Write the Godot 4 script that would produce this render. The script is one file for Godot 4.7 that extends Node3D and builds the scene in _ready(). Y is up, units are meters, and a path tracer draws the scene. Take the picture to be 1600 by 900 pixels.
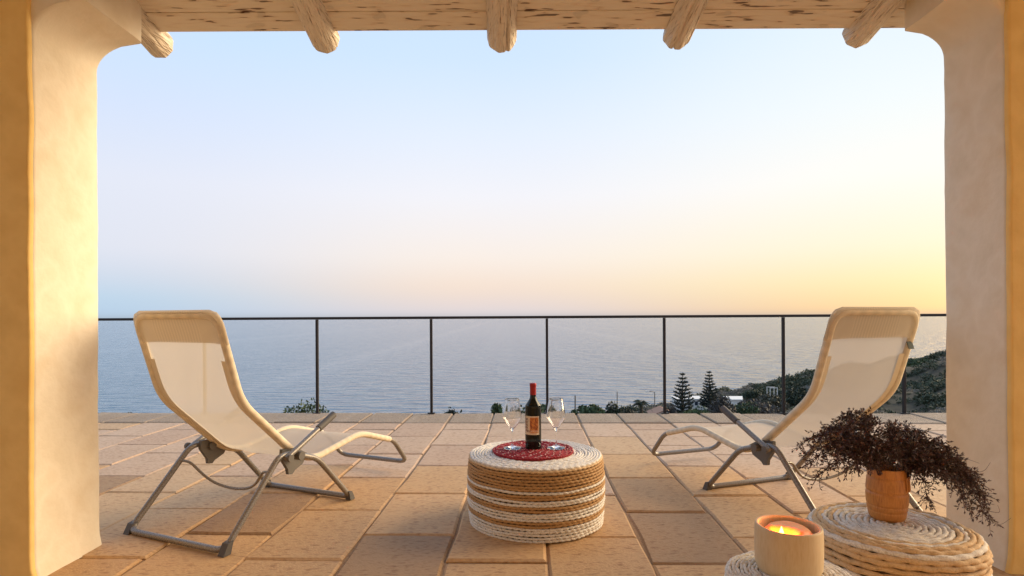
extends Node3D

const EYE := 0.95
const EXPOSURE := 1.7
var rng := RandomNumberGenerator.new()
var M := {}

# ---------------------------------------------------------------- mesh builder
class MB:
	var v := PackedVector3Array()
	var uv := PackedVector2Array()
	var col := PackedColorArray()
	var idx := PackedInt32Array()
	var tint := Color(1, 1, 1)

	func put(p: Vector3, t := Vector2.ZERO) -> int:
		v.append(p)
		uv.append(t)
		col.append(tint)
		return v.size() - 1

	func tri(a: Vector3, b: Vector3, c: Vector3) -> void:
		var n := v.size()
		put(a); put(b); put(c)
		idx.append(n); idx.append(n + 1); idx.append(n + 2)

	# counter-clockwise as seen from outside
	func quad(a: Vector3, b: Vector3, c: Vector3, d: Vector3) -> void:
		var n := v.size()
		put(a, Vector2(0, 1)); put(b, Vector2(1, 1)); put(c, Vector2(1, 0)); put(d, Vector2(0, 0))
		idx.append_array(PackedInt32Array([n, n + 2, n + 1, n, n + 3, n + 2]))

	func grid(rows: int, cols: int, pts: PackedVector3Array, wrap := false, flip := false) -> void:
		var n := v.size()
		for i in rows:
			for j in cols:
				put(pts[i * cols + j], Vector2(float(j) / maxi(1, cols - 1), float(i) / maxi(1, rows - 1)))
		var m := cols if wrap else cols - 1
		for i in rows - 1:
			for j in m:
				var k := (j + 1) % cols
				var a := n + i * cols + j
				var b := n + i * cols + k
				var c := n + (i + 1) * cols + k
				var d := n + (i + 1) * cols + j
				if flip:
					idx.append(a); idx.append(c); idx.append(b); idx.append(a); idx.append(d); idx.append(c)
				else:
					idx.append(a); idx.append(b); idx.append(c); idx.append(a); idx.append(c); idx.append(d)

	func fan(pts: PackedVector3Array, flip := false) -> void:
		var c := Vector3.ZERO
		for p in pts:
			c += p
		c /= pts.size()
		for i in pts.size():
			var q := pts[(i + 1) % pts.size()]
			if flip:
				tri(c, q, pts[i])
			else:
				tri(c, pts[i], q)

	func tube(path: PackedVector3Array, r: float, sides := 8, caps := true, r_end := -1.0, squash := 1.0) -> void:
		var pts := PackedVector3Array()
		var t := (path[1] - path[0]).normalized()
		var u := t.cross(Vector3.UP)
		if u.length() < 0.1:
			u = t.cross(Vector3.RIGHT)
		u = u.normalized()
		var n := path.size()
		for i in n:
			var t2 := t
			if i == 0:
				t2 = (path[1] - path[0]).normalized()
			elif i == n - 1:
				t2 = (path[i] - path[i - 1]).normalized()
			else:
				t2 = (path[i + 1] - path[i - 1]).normalized()
			u = (u - t2 * u.dot(t2)).normalized()
			t = t2
			var w := t.cross(u)
			var rr := r if r_end < 0 else lerpf(r, r_end, float(i) / (n - 1))
			for k in sides:
				var a := TAU * k / sides
				pts.append(path[i] + u * cos(a) * rr + w * sin(a) * rr * squash)
		grid(n, sides, pts, true, true)
		if caps:
			fan(pts.slice(0, sides), false)
			fan(pts.slice((n - 1) * sides), true)

	# profile (radius, height) going up
	func lathe(prof: PackedVector2Array, sides: int, at := Vector3.ZERO) -> void:
		var pts := PackedVector3Array()
		for p in prof:
			for k in sides:
				var a := TAU * k / sides
				pts.append(at + Vector3(cos(a) * p.x, p.y, sin(a) * p.x))
		grid(prof.size(), sides, pts, true, false)

	func box(c: Vector3, s: Vector3, b := 0.0, turn := Basis()) -> void:
		var h := s * 0.5
		for ax in 3:
			var ay := (ax + 1) % 3
			var az := (ax + 2) % 3
			for sg in [-1.0, 1.0]:
				var f := []
				for q in [[-1, -1], [1, -1], [1, 1], [-1, 1]]:
					var p := Vector3.ZERO
					p[ax] = sg * h[ax]
					p[ay] = q[0] * (h[ay] - b)
					p[az] = q[1] * (h[az] - b)
					f.append(c + turn * p)
				if sg > 0:
					quad(f[0], f[1], f[2], f[3])
				else:
					quad(f[3], f[2], f[1], f[0])
		if b <= 0:
			return
		for ax in 3:
			var ay := (ax + 1) % 3
			var az := (ax + 2) % 3
			for s1 in [-1.0, 1.0]:
				for s2 in [-1.0, 1.0]:
					var f := []
					for q in [[-1, 0], [1, 0], [1, 1], [-1, 1]]:
						var p := Vector3.ZERO
						p[ax] = q[0] * (h[ax] - b)
						p[ay] = s1 * (h[ay] - (b if q[1] == 1 else 0.0))
						p[az] = s2 * (h[az] - (0.0 if q[1] == 1 else b))
						f.append(c + turn * p)
					if s1 * s2 > 0:
						quad(f[0], f[1], f[2], f[3])
					else:
						quad(f[3], f[2], f[1], f[0])
		for sx in [-1.0, 1.0]:
			for sy in [-1.0, 1.0]:
				for sz in [-1.0, 1.0]:
					var a := c + turn * Vector3(sx * h.x, sy * (h.y - b), sz * (h.z - b))
					var d := c + turn * Vector3(sx * (h.x - b), sy * h.y, sz * (h.z - b))
					var e := c + turn * Vector3(sx * (h.x - b), sy * (h.y - b), sz * h.z)
					if sx * sy * sz > 0:
						tri(a, e, d)
					else:
						tri(a, d, e)

	# a flat outline in x-y, thick along z
	func slab(poly: PackedVector2Array, z0: float, z1: float, xf := Transform3D()) -> void:
		var t := Geometry2D.triangulate_polygon(poly)
		for i in range(0, t.size(), 3):
			var a := poly[t[i]]
			var b := poly[t[i + 1]]
			var c := poly[t[i + 2]]
			if (b - a).cross(c - a) > 0:
				var s := b
				b = c
				c = s
			tri(xf * Vector3(a.x, a.y, z1), xf * Vector3(b.x, b.y, z1), xf * Vector3(c.x, c.y, z1))
			tri(xf * Vector3(a.x, a.y, z0), xf * Vector3(c.x, c.y, z0), xf * Vector3(b.x, b.y, z0))
		var cw := Geometry2D.is_polygon_clockwise(poly)
		for i in poly.size():
			var p := poly[i]
			var q := poly[(i + 1) % poly.size()]
			if cw:
				var s := p
				p = q
				q = s
			quad(xf * Vector3(p.x, p.y, z1), xf * Vector3(p.x, p.y, z0), xf * Vector3(q.x, q.y, z0), xf * Vector3(q.x, q.y, z1))

	func mesh(colors := false) -> ArrayMesh:
		var n := PackedVector3Array()
		n.resize(v.size())
		for i in range(0, idx.size(), 3):
			var a := v[idx[i]]
			var c := (v[idx[i + 2]] - a).cross(v[idx[i + 1]] - a)
			n[idx[i]] += c
			n[idx[i + 1]] += c
			n[idx[i + 2]] += c
		for i in n.size():
			n[i] = n[i].normalized() if n[i].length_squared() > 1e-24 else Vector3.UP
		var arr := []
		arr.resize(Mesh.ARRAY_MAX)
		arr[Mesh.ARRAY_VERTEX] = v
		arr[Mesh.ARRAY_NORMAL] = n
		arr[Mesh.ARRAY_TEX_UV] = uv
		if colors:
			arr[Mesh.ARRAY_COLOR] = col
		arr[Mesh.ARRAY_INDEX] = idx
		var m := ArrayMesh.new()
		m.add_surface_from_arrays(Mesh.PRIMITIVE_TRIANGLES, arr)
		return m

# ---------------------------------------------------------------- scene helpers
var used := {}

func numbered(called: String) -> String:
	var n: int = used.get(called, 0)
	used[called] = n + 1
	return called if n == 0 else "%s_%03d" % [called, n]

func put_mesh(called: String, m: Mesh, material: Material, parent: Node = self) -> MeshInstance3D:
	var o := MeshInstance3D.new()
	if parent == self:
		o.name = numbered(called)
	else:
		var k := 0
		var nm := called
		var key := str(parent.get_instance_id()) + called
		k = used.get(key, 0)
		used[key] = k + 1
		if k > 0:
			nm = "%s_%03d" % [called, k]
		o.name = nm
	o.mesh = m
	if m.get_surface_count() > 0 and material:
		o.material_override = null
		m.surface_set_material(0, material) if m.surface_get_material(0) == null else o.set_surface_override_material(0, material)
	parent.add_child(o, true)
	return o

func obj(called: String, mb: MB, material: Material, parent: Node = self, colors := false) -> MeshInstance3D:
	return put_mesh(called, mb.mesh(colors), material, parent)

func tag(o: Node, label: String, category: String, group := "") -> Node:
	o.set_meta("label", label)
	o.set_meta("category", category)
	if group:
		o.set_meta("group", group)
	return o

func thing(called: String, label: String, category: String, at := Vector3.ZERO, turn := 0.0, group := "") -> Node3D:
	var o := Node3D.new()
	o.name = numbered(called)
	o.position = at
	o.rotation.y = turn
	add_child(o, true)
	tag(o, label, category, group)
	return o

func structure(o: Node) -> Node:
	o.set_meta("kind", "structure")
	return o

func lin(r: float, g: float, b: float) -> Color:
	return Color(r, g, b).linear_to_srgb()

func mat(c: Color, rough := 0.8, metal := 0.0) -> StandardMaterial3D:
	var m := StandardMaterial3D.new()
	m.albedo_color = c.linear_to_srgb()
	m.roughness = rough
	m.metallic = metal
	return m

func noise_tex(sd: int, freq: float, oct: int, ramp: Array, size := 512, kind := FastNoiseLite.TYPE_SIMPLEX_SMOOTH, normal := 0.0) -> NoiseTexture2D:
	var n := FastNoiseLite.new()
	n.seed = sd
	n.noise_type = kind
	n.frequency = freq
	n.fractal_type = FastNoiseLite.FRACTAL_FBM if oct > 1 else FastNoiseLite.FRACTAL_NONE
	n.fractal_octaves = oct
	var t := NoiseTexture2D.new()
	t.width = size
	t.height = size
	t.seamless = true
	t.seamless_blend_skirt = 0.2
	t.noise = n
	if ramp.size():
		var g := Gradient.new()
		var offs := PackedFloat32Array()
		var cols := PackedColorArray()
		for e in ramp:
			offs.append(e[0])
			cols.append(e[1])
		g.offsets = offs
		g.colors = cols
		t.color_ramp = g
	if normal > 0:
		t.as_normal_map = true
		t.bump_strength = normal
	return t

func tri(m: StandardMaterial3D, s: Vector3, world := true) -> StandardMaterial3D:
	m.uv1_triplanar = true
	m.uv1_world_triplanar = world
	m.uv1_scale = s
	return m

func grey(a: float) -> Color:
	return Color(a, a, a)

# a polyline whose inner corners are rounded
func rounded(pts: Array, rad: float, seg := 5) -> PackedVector3Array:
	var out := PackedVector3Array([pts[0]])
	for i in range(1, pts.size() - 1):
		var p: Vector3 = pts[i]
		var a: Vector3 = pts[i - 1] - p
		var b: Vector3 = pts[i + 1] - p
		var r := minf(rad, minf(a.length(), b.length()) * 0.48)
		var s := p + a.normalized() * r
		var e := p + b.normalized() * r
		for k in seg + 1:
			var t := float(k) / seg
			out.append(s.lerp(p, t).lerp(p.lerp(e, t), t))
	out.append(pts[-1])
	return out

func smooth(a: float, b: float, x: float) -> float:
	var t := clampf((x - a) / (b - a), 0, 1)
	return t * t * (3 - 2 * t)

# ---------------------------------------------------------------- ready
func _ready() -> void:
	rng.seed = 7
	camera_and_light()
	materials()
	sea()
	hillside()
	terrace()
	pillars()
	roof()
	unseen_house_wall()
	railing()
	far_things()
	deck_chairs()
	poufs()
	on_pouf()
	on_side_tables()

func camera_and_light() -> void:
	var cam := Camera3D.new()
	cam.name = "camera"
	cam.projection = Camera3D.PROJECTION_FRUSTUM
	cam.keep_aspect = Camera3D.KEEP_HEIGHT
	cam.near = 0.05
	cam.far = 120000.0
	cam.size = 0.05 * 900.0 / 920.0
	cam.frustum_offset = Vector2(10.0, 46.0) * 0.05 / 920.0
	cam.position = Vector3(0, EYE, 0)
	cam.rotation.z = -0.0053
	add_child(cam)
	cam.current = true
	var we := WorldEnvironment.new()
	we.name = "world"
	var e := Environment.new()
	e.background_mode = Environment.BG_SKY
	e.tonemap_mode = Environment.TONE_MAPPER_LINEAR
	e.tonemap_exposure = EXPOSURE
	e.sdfgi_enabled = true
	e.ssao_enabled = true
	e.ssil_enabled = true
	var sky := Sky.new()
	var pm := PanoramaSkyMaterial.new()
	pm.panorama = ImageTexture.create_from_image(sky_image())
	sky.sky_material = pm
	e.sky = sky
	we.environment = e
	add_child(we)
	var sun := DirectionalLight3D.new()
	sun.name = "low_sun"
	sun.light_energy = 1.05
	sun.light_color = Color(1.0, 0.89, 0.72)
	sun.light_angular_distance = 48.0
	sun.shadow_enabled = true
	var az := deg_to_rad(70.0)
	var el := deg_to_rad(20.0)
	add_child(sun)
	sun.look_at_from_position(Vector3.ZERO, -Vector3(sin(az) * cos(el), sin(el), -cos(az) * cos(el)))

# dusk: blue overhead, a pale lilac belt, a warm glow round where the sun went down
func sky_image() -> Image:
	var w := 512
	var h := 256
	var im := Image.create_empty(w, h, false, Image.FORMAT_RGBAF)
	var glow_az := deg_to_rad(56.0)
	var cold := [[0.0, 180, 203, 226], [0.03, 188, 211, 231], [0.065, 208, 218, 233], [0.10, 222, 226, 238], [0.2, 225, 230, 244], [0.3, 212, 226, 250], [0.4, 200, 225, 255], [0.5, 190, 218, 255], [1.0, 140, 185, 240]]
	var mid := [[0.0, 213, 209, 215], [0.02, 228, 214, 210], [0.05, 242, 222, 206], [0.10, 246, 235, 226], [0.2, 240, 240, 246], [0.3, 226, 236, 251], [0.4, 208, 229, 255], [0.5, 198, 224, 255], [1.0, 140, 185, 240]]
	var warm := [[0.0, 243, 200, 150], [0.02, 251, 217, 162], [0.05, 254, 233, 182], [0.10, 255, 243, 214], [0.2, 253, 250, 243], [0.3, 241, 248, 250], [0.4, 229, 242, 254], [0.5, 215, 236, 255], [1.0, 140, 185, 240]]
	for j in h:
		var el := PI * (0.5 - (j + 0.5) / h)
		var s := sin(maxf(el, 0.0))
		for i in w:
			var lon := TAU * (i + 0.5) / w
			# Godot's panorama: direction from the texture column
			var dir := Vector3(sin(lon), 0, -cos(lon))
			var da := absf(wrapf(atan2(dir.x, -dir.z) - glow_az, -PI, PI))
			var c := ramp3(mid, s)
			c = c.lerp(ramp3(warm, s), 1.0 - smooth(0.35, 1.02, da)) if da < 1.02 else c.lerp(ramp3(cold, s), smooth(1.02, 1.62, da))
			var core := exp(-pow(da / 0.26, 2.0)) * exp(-s / 0.07)
			c += Vector3(1.3, 0.6, 0.14) * core
			if el < 0:
				c = c.lerp(Vector3(0.18, 0.2, 0.22), smooth(0.0, 0.2, -el))
			im.set_pixel(i, j, Color(c.x, c.y, c.z, 1.0))
	return im

func ramp3(r: Array, t: float) -> Vector3:
	for i in r.size() - 1:
		if t <= r[i + 1][0]:
			var k: float = (t - r[i][0]) / (r[i + 1][0] - r[i][0])
			return sky_tone(r[i]).lerp(sky_tone(r[i + 1]), k)
	return sky_tone(r[-1])

func sky_tone(e: Array) -> Vector3:
	var c := Color8(e[1], e[2], e[3]).srgb_to_linear()
	return Vector3(c.r, c.g, c.b) * 1.05 / EXPOSURE

func materials() -> void:
	var fine := noise_tex(3, 0.05, 5, [[0.0, grey(0.2)], [1.0, grey(0.9)]], 512)
	M.fine = fine
	# stone floor tiles in six tones
	var stone := noise_tex(11, 0.02, 6, [[0.0, Color(0.70, 0.60, 0.52)], [0.3, Color(0.91, 0.87, 0.83)], [0.5, Color(0.98, 0.96, 0.94)], [0.7, Color(0.93, 0.89, 0.85)], [1.0, Color(0.80, 0.70, 0.62)]], 1024)
	var pits := noise_tex(12, 0.09, 4, [[0.0, grey(0.0)], [0.30, grey(0.25)], [0.45, grey(0.6)], [1.0, grey(0.9)]], 1024)
	M.tiles = []
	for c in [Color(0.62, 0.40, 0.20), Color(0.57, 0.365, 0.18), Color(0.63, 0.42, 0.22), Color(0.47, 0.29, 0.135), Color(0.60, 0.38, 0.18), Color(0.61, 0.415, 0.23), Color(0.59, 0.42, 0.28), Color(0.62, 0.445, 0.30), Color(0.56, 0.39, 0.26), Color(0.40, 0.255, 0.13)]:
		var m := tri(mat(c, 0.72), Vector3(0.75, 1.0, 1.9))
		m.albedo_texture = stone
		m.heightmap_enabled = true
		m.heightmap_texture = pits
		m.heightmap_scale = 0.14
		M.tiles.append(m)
	var edge := tri(mat(Color(0.50, 0.40, 0.30), 0.85), Vector3.ONE * 1.6)
	edge.albedo_texture = stone
	edge.heightmap_enabled = true
	edge.heightmap_texture = pits
	edge.heightmap_scale = 1.0
	M.edge = edge
	var grout := tri(mat(Color(0.36, 0.235, 0.13), 0.95), Vector3.ONE * 2.0)
	grout.albedo_texture = stone
	M.grout = grout
	# hand-trowelled plaster
	var wash := noise_tex(21, 0.006, 4, [[0.0, Color(0.95, 0.94, 0.92)], [0.5, Color(1, 1, 1)], [1.0, Color(0.96, 0.94, 0.91)]], 512)
	var trowel := noise_tex(22, 0.02, 5, [], 1024)
	for p in [["plaster", Color(0.84, 0.74, 0.58)], ["ochre", Color(0.90, 0.62, 0.23)], ["cream", Color(0.86, 0.74, 0.54)], ["white_wall", Color(0.76, 0.74, 0.70)]]:
		var m := tri(mat(p[1], 0.9), Vector3.ONE * 1.3)
		m.albedo_texture = wash
		m.heightmap_enabled = true
		m.heightmap_texture = trowel
		m.heightmap_scale = 0.10
		M[p[0]] = m
	# old white paint flaking from timber: boards run across (x), rafters run outward (z)
	var flake := noise_tex(31, 0.017, 3, [[0.0, Color(0.97, 0.93, 0.86)], [0.58, Color(0.95, 0.90, 0.82)], [0.745, Color(0.88, 0.80, 0.70)], [0.76, Color(0.36, 0.21, 0.13)], [0.85, Color(0.24, 0.13, 0.08)], [1.0, Color(0.2, 0.12, 0.08)]], 1024)
	var grain := noise_tex(32, 0.03, 4, [], 512)
	var bm := tri(mat(Color(0.82, 0.78, 0.72), 0.75), Vector3(0.27, 1.9, 1.9))
	bm.albedo_texture = flake
	bm.heightmap_enabled = true
	bm.heightmap_texture = grain
	bm.heightmap_scale = 0.5
	M.board = bm
	var rm := tri(mat(Color(0.84, 0.80, 0.75), 0.75), Vector3(5.0, 5.0, 0.32))
	rm.albedo_texture = noise_tex(33, 0.018, 4, [[0.0, Color(0.40, 0.28, 0.2)], [0.17, Color(0.50, 0.38, 0.28)], [0.21, Color(0.9, 0.84, 0.75)], [0.6, Color(0.97, 0.93, 0.86)], [0.79, Color(0.90, 0.84, 0.76)], [0.81, Color(0.40, 0.26, 0.18)], [1.0, Color(0.25, 0.15, 0.1)]], 1024)
	rm.heightmap_enabled = true
	rm.heightmap_texture = grain
	rm.heightmap_scale = 1.0
	M.rafter = rm
	M.iron = mat(Color(0.022, 0.017, 0.016), 0.6, 0.3)
	# chairs
	var tube := tri(mat(Color(0.23, 0.20, 0.17), 0.5, 0.25), Vector3.ONE * 6.0)
	tube.roughness_texture = fine
	M.tube = tube
	M.clamp = mat(Color(0.12, 0.105, 0.09), 0.6)
	M.cap = mat(Color(0.09, 0.08, 0.072), 0.65)
	var weave := weave_tex()
	var cloth := mat(Color(0.86, 0.77, 0.64), 0.85)
	cloth.transparency = BaseMaterial3D.TRANSPARENCY_ALPHA
	cloth.albedo_color.a = 0.84
	cloth.backlight_enabled = true
	cloth.backlight = Color(0.9, 0.9, 0.9)
	cloth.albedo_texture = weave
	cloth.uv1_scale = Vector3(110, 260, 1)
	M.cloth = cloth
	var hem := mat(Color(0.80, 0.68, 0.51), 0.85)
	hem.albedo_texture = weave
	hem.uv1_scale = Vector3(16, 220, 1)
	M.hem = hem
	M.care = mat(Color(0.025, 0.035, 0.025), 0.7)
	# rope
	var straw := noise_tex(41, 0.03, 4, [[0.0, Color(0.72, 0.66, 0.58)], [0.5, Color(1, 1, 1)], [1.0, Color(0.80, 0.74, 0.66)]], 512)
	for p in [["white_rope", Color(0.86, 0.81, 0.73)], ["tan_rope", Color(0.52, 0.30, 0.12)], ["pale_rope", Color(0.74, 0.52, 0.29)], ["seam", Color(0.12, 0.075, 0.04)]]:
		var m := tri(mat(p[1], 0.8), Vector3(5, 5, 5))
		m.albedo_texture = straw
		M[p[0]] = m
	M.red = tri(mat(Color(0.36, 0.014, 0.022), 0.8), Vector3.ONE * 8.0)
	M.red.albedo_texture = straw
	M.fleck = mat(Color(0.62, 0.38, 0.36), 0.8)
	# bottle, glass
	var bottle := mat(Color(0.006, 0.008, 0.006), 0.06)
	bottle.metallic_specular = 0.4
	M.bottle = bottle
	M.foil = mat(Color(0.30, 0.012, 0.018), 0.35, 0.35)
	var glass := mat(Color(1, 1, 1), 0.02)
	glass.transparency = BaseMaterial3D.TRANSPARENCY_ALPHA
	glass.albedo_color.a = 0.03
	glass.metallic_specular = 0.6
	M.glass = glass
	var solid := mat(Color(1, 1, 1), 0.02)
	solid.refraction_enabled = true
	solid.refraction_scale = 0.05
	solid.albedo_color.a = 0.0
	M.solid_glass = solid
	# wood, wax
	var wood := tri(mat(Color(0.60, 0.25, 0.055), 0.45), Vector3(9.0, 1.6, 9.0), false)
	wood.albedo_texture = noise_tex(51, 0.02, 5, [[0.0, Color(0.78, 0.68, 0.6)], [0.5, Color(1, 1, 1)], [0.75, Color(0.93, 0.88, 0.82)], [1.0, Color(0.75, 0.64, 0.55)]], 512)
	M.pot = wood
	var pale := tri(mat(Color(0.66, 0.50, 0.30), 0.6), Vector3(8.0, 1.2, 8.0), false)
	pale.albedo_texture = noise_tex(52, 0.02, 5, [[0.0, Color(0.93, 0.89, 0.85)], [0.5, Color(1, 1, 1)], [1.0, Color(0.94, 0.90, 0.85)]], 512)
	M.bowl = pale
	var wax := mat(Color(0.84, 0.36, 0.13), 0.5)
	wax.subsurf_scatter_enabled = true
	wax.subsurf_scatter_strength = 0.4
	M.wax = wax
	M.wick = mat(Color(0.02, 0.015, 0.01), 0.9)
	var flame := mat(Color(1, 0.7, 0.3), 0.8)
	flame.emission_enabled = true
	flame.emission = Color(1.0, 0.75, 0.32)
	flame.emission_energy_multiplier = 6.0
	M.flame = flame
	M.twig = mat(Color(0.075, 0.034, 0.026), 0.85)
	var dry := mat(Color(1, 1, 1), 0.55)
	dry.vertex_color_use_as_albedo = true
	dry.backlight_enabled = true
	dry.backlight = Color(0.2, 0.2, 0.2)
	M.dry = dry
	# plants far off
	var leaf := mat(Color(1, 1, 1), 0.7)
	leaf.vertex_color_use_as_albedo = true
	leaf.backlight_enabled = true
	leaf.backlight = Color(0.25, 0.25, 0.25)
	M.leaf = leaf
	M.bark = mat(Color(0.07, 0.05, 0.036), 0.9)
	var soil := tri(mat(Color(0.06, 0.055, 0.038), 0.95), Vector3.ONE * 0.05)
	soil.albedo_texture = noise_tex(61, 0.02, 5, [[0.0, Color(0.5, 0.5, 0.42)], [0.5, Color(0.85, 0.8, 0.7)], [1.0, Color(1, 0.98, 0.9)]], 512)
	M.soil = soil
	M.roof_tile = mat(Color(0.36, 0.2, 0.13), 0.85)
	M.pane = mat(Color(0.05, 0.06, 0.08), 0.1)

func weave_tex() -> ImageTexture:
	var im := Image.create_empty(16, 16, false, Image.FORMAT_RGBA8)
	for y in 16:
		for x in 16:
			var a := 0.5 + 0.5 * cos(TAU * x / 8.0)
			var b := 0.5 + 0.5 * cos(TAU * y / 8.0)
			var over := (x / 8 + y / 8) % 2 == 0
			var t := (a if over else b) * 0.12 + 0.88
			im.set_pixel(x, y, Color(t, t * 0.99, t * 0.97, 1.0))
	return ImageTexture.create_from_image(im)

# ---------------------------------------------------------------- setting
func sea() -> void:
	var m := mat(Color(0.085, 0.142, 0.20), 0.10)
	m.metallic_specular = 0.5
	m.normal_enabled = true
	m.normal_texture = noise_tex(71, 0.012, 5, [], 1024, FastNoiseLite.TYPE_SIMPLEX_SMOOTH, 15.0)
	m.normal_scale = 1.15
	tri(m, Vector3(0.0030, 0.01, 0.011))
	var b := MB.new()
	b.quad(Vector3(-90000, -36, 500), Vector3(90000, -36, 500), Vector3(90000, -36, -90000), Vector3(-90000, -36, -90000))
	structure(obj("sea", b, m))

func ground(x: float, d: float) -> float:
	var y := 0.95 - 0.165 * d - 2.0
	if d > 190:
		y = minf(y, lerpf(-32.4, -40, clampf((d - 190) / 40, 0, 1)))
	if d < 12:
		y = minf(y, -3.0)
	y += 17.2 * smooth(14, 135, x) * smooth(25, 150, d) * (1.0 - smooth(185, 320, d))
	y += 1.0 * sin(x * 0.19 + d * 0.07) * smooth(10, 60, x) + 0.7 * sin(x * 0.43 - d * 0.31) * smooth(10, 60, x)
	return maxf(y, -44)

func hillside() -> void:
	var b := MB.new()
	var pts := PackedVector3Array()
	var rows := 80
	var cols := 120
	for i in rows:
		var d := 6.2 + 340.0 * pow(float(i) / (rows - 1), 1.4)
		for j in cols:
			var x := -200.0 + 620.0 * float(j) / (cols - 1)
			pts.append(Vector3(x, ground(x, d), -d))
	b.grid(rows, cols, pts, false, false)
	structure(obj("hillside", b, M.soil))

func leaf_quad(b: MB, p: Vector3, s: float, col: Color, up_bias := 0.0) -> void:
	var n := Vector3(rng.randfn(), rng.randfn() + up_bias, rng.randfn()).normalized()
	var u := n.cross(Vector3(rng.randfn(), rng.randfn(), rng.randfn())).normalized()
	var w := n.cross(u)
	b.tint = col
	b.quad(p - u * s, p - w * s * 0.5, p + u * s, p + w * s * 0.5)

func crown(b: MB, c: Vector3, r: Vector3, n: int, leaf: float, cols: Array, clumps := 9) -> void:
	var cl := []
	for i in clumps:
		var q := Vector3(rng.randfn(), rng.randfn(), rng.randfn()).normalized() * pow(rng.randf(), 0.33) * 0.66
		q.y = absf(q.y) * 1.1 - 0.25
		cl.append([q, rng.randf_range(0.34, 0.58), rng.randi() % cols.size()])
	for i in n:
		var k = cl[rng.randi() % clumps]
		var dir := Vector3(rng.randfn(), rng.randfn(), rng.randfn()).normalized()
		var q: Vector3 = k[0] + dir * float(k[1]) * pow(rng.randf(), 0.22)
		var base: Color = cols[k[2]]
		var v := rng.randf_range(0.65, 1.35)
		leaf_quad(b, c + q * r, leaf * rng.randf_range(0.6, 1.3), Color(base.r * v, base.g * v, base.b * v))

const GREEN := [Color(0.05, 0.08, 0.03), Color(0.065, 0.095, 0.038), Color(0.04, 0.065, 0.03)]
const DARK := [Color(0.022, 0.034, 0.018), Color(0.03, 0.042, 0.02), Color(0.035, 0.04, 0.026)]
const GREY := [Color(0.085, 0.075, 0.066), Color(0.06, 0.055, 0.048), Color(0.1, 0.085, 0.07)]

# a bush whose crown is seen at pixel-free world place: x, distance, crown top, half width, half height
func bush(called: String, label: String, x: float, d: float, top: float, hw: float, hh: float, n: int, leaf: float, cols: Array, group := "", cat := "bush") -> void:
	var g := minf(ground(x, d), top - hh * 2.0)
	var t := thing(called, label, cat, Vector3(x, g, -d), 0.0, group)
	var c := Vector3(0, top - g - hh, 0)
	var s := MB.new()
	for i in 5:
		var a := TAU * i / 5.0 + rng.randf()
		s.tube(rounded([Vector3(cos(a) * 0.05, -0.2, sin(a) * 0.05), Vector3(cos(a) * 0.1 * hw, c.y * 0.5, sin(a) * 0.1 * hw), c + Vector3(cos(a) * hw * 0.5, hh * 0.2, sin(a) * hw * 0.5)], 0.5, 3), maxf(0.02, hw * 0.04), 5, false, 0.006)
	obj("stem", s, M.bark, t)
	var b := MB.new()
	crown(b, c, Vector3(hw, hh, hw * 0.8), n, leaf, cols, 14)
	fit(b, c, hw, hh)
	obj("foliage", b, M.leaf, t, true)

# stretch a crown so that its outline reaches the given half width and half height
func fit(b: MB, c: Vector3, hw: float, hh: float) -> void:
	var lo := Vector3.INF
	var hi := -Vector3.INF
	for p in b.v:
		lo = lo.min(p)
		hi = hi.max(p)
	var k := Vector3(2.0 * hw, 2.0 * hh, 1.6 * hw) / (hi - lo)
	var m := (lo + hi) * 0.5
	for i in b.v.size():
		b.v[i] = c + (b.v[i] - m) * k

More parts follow.
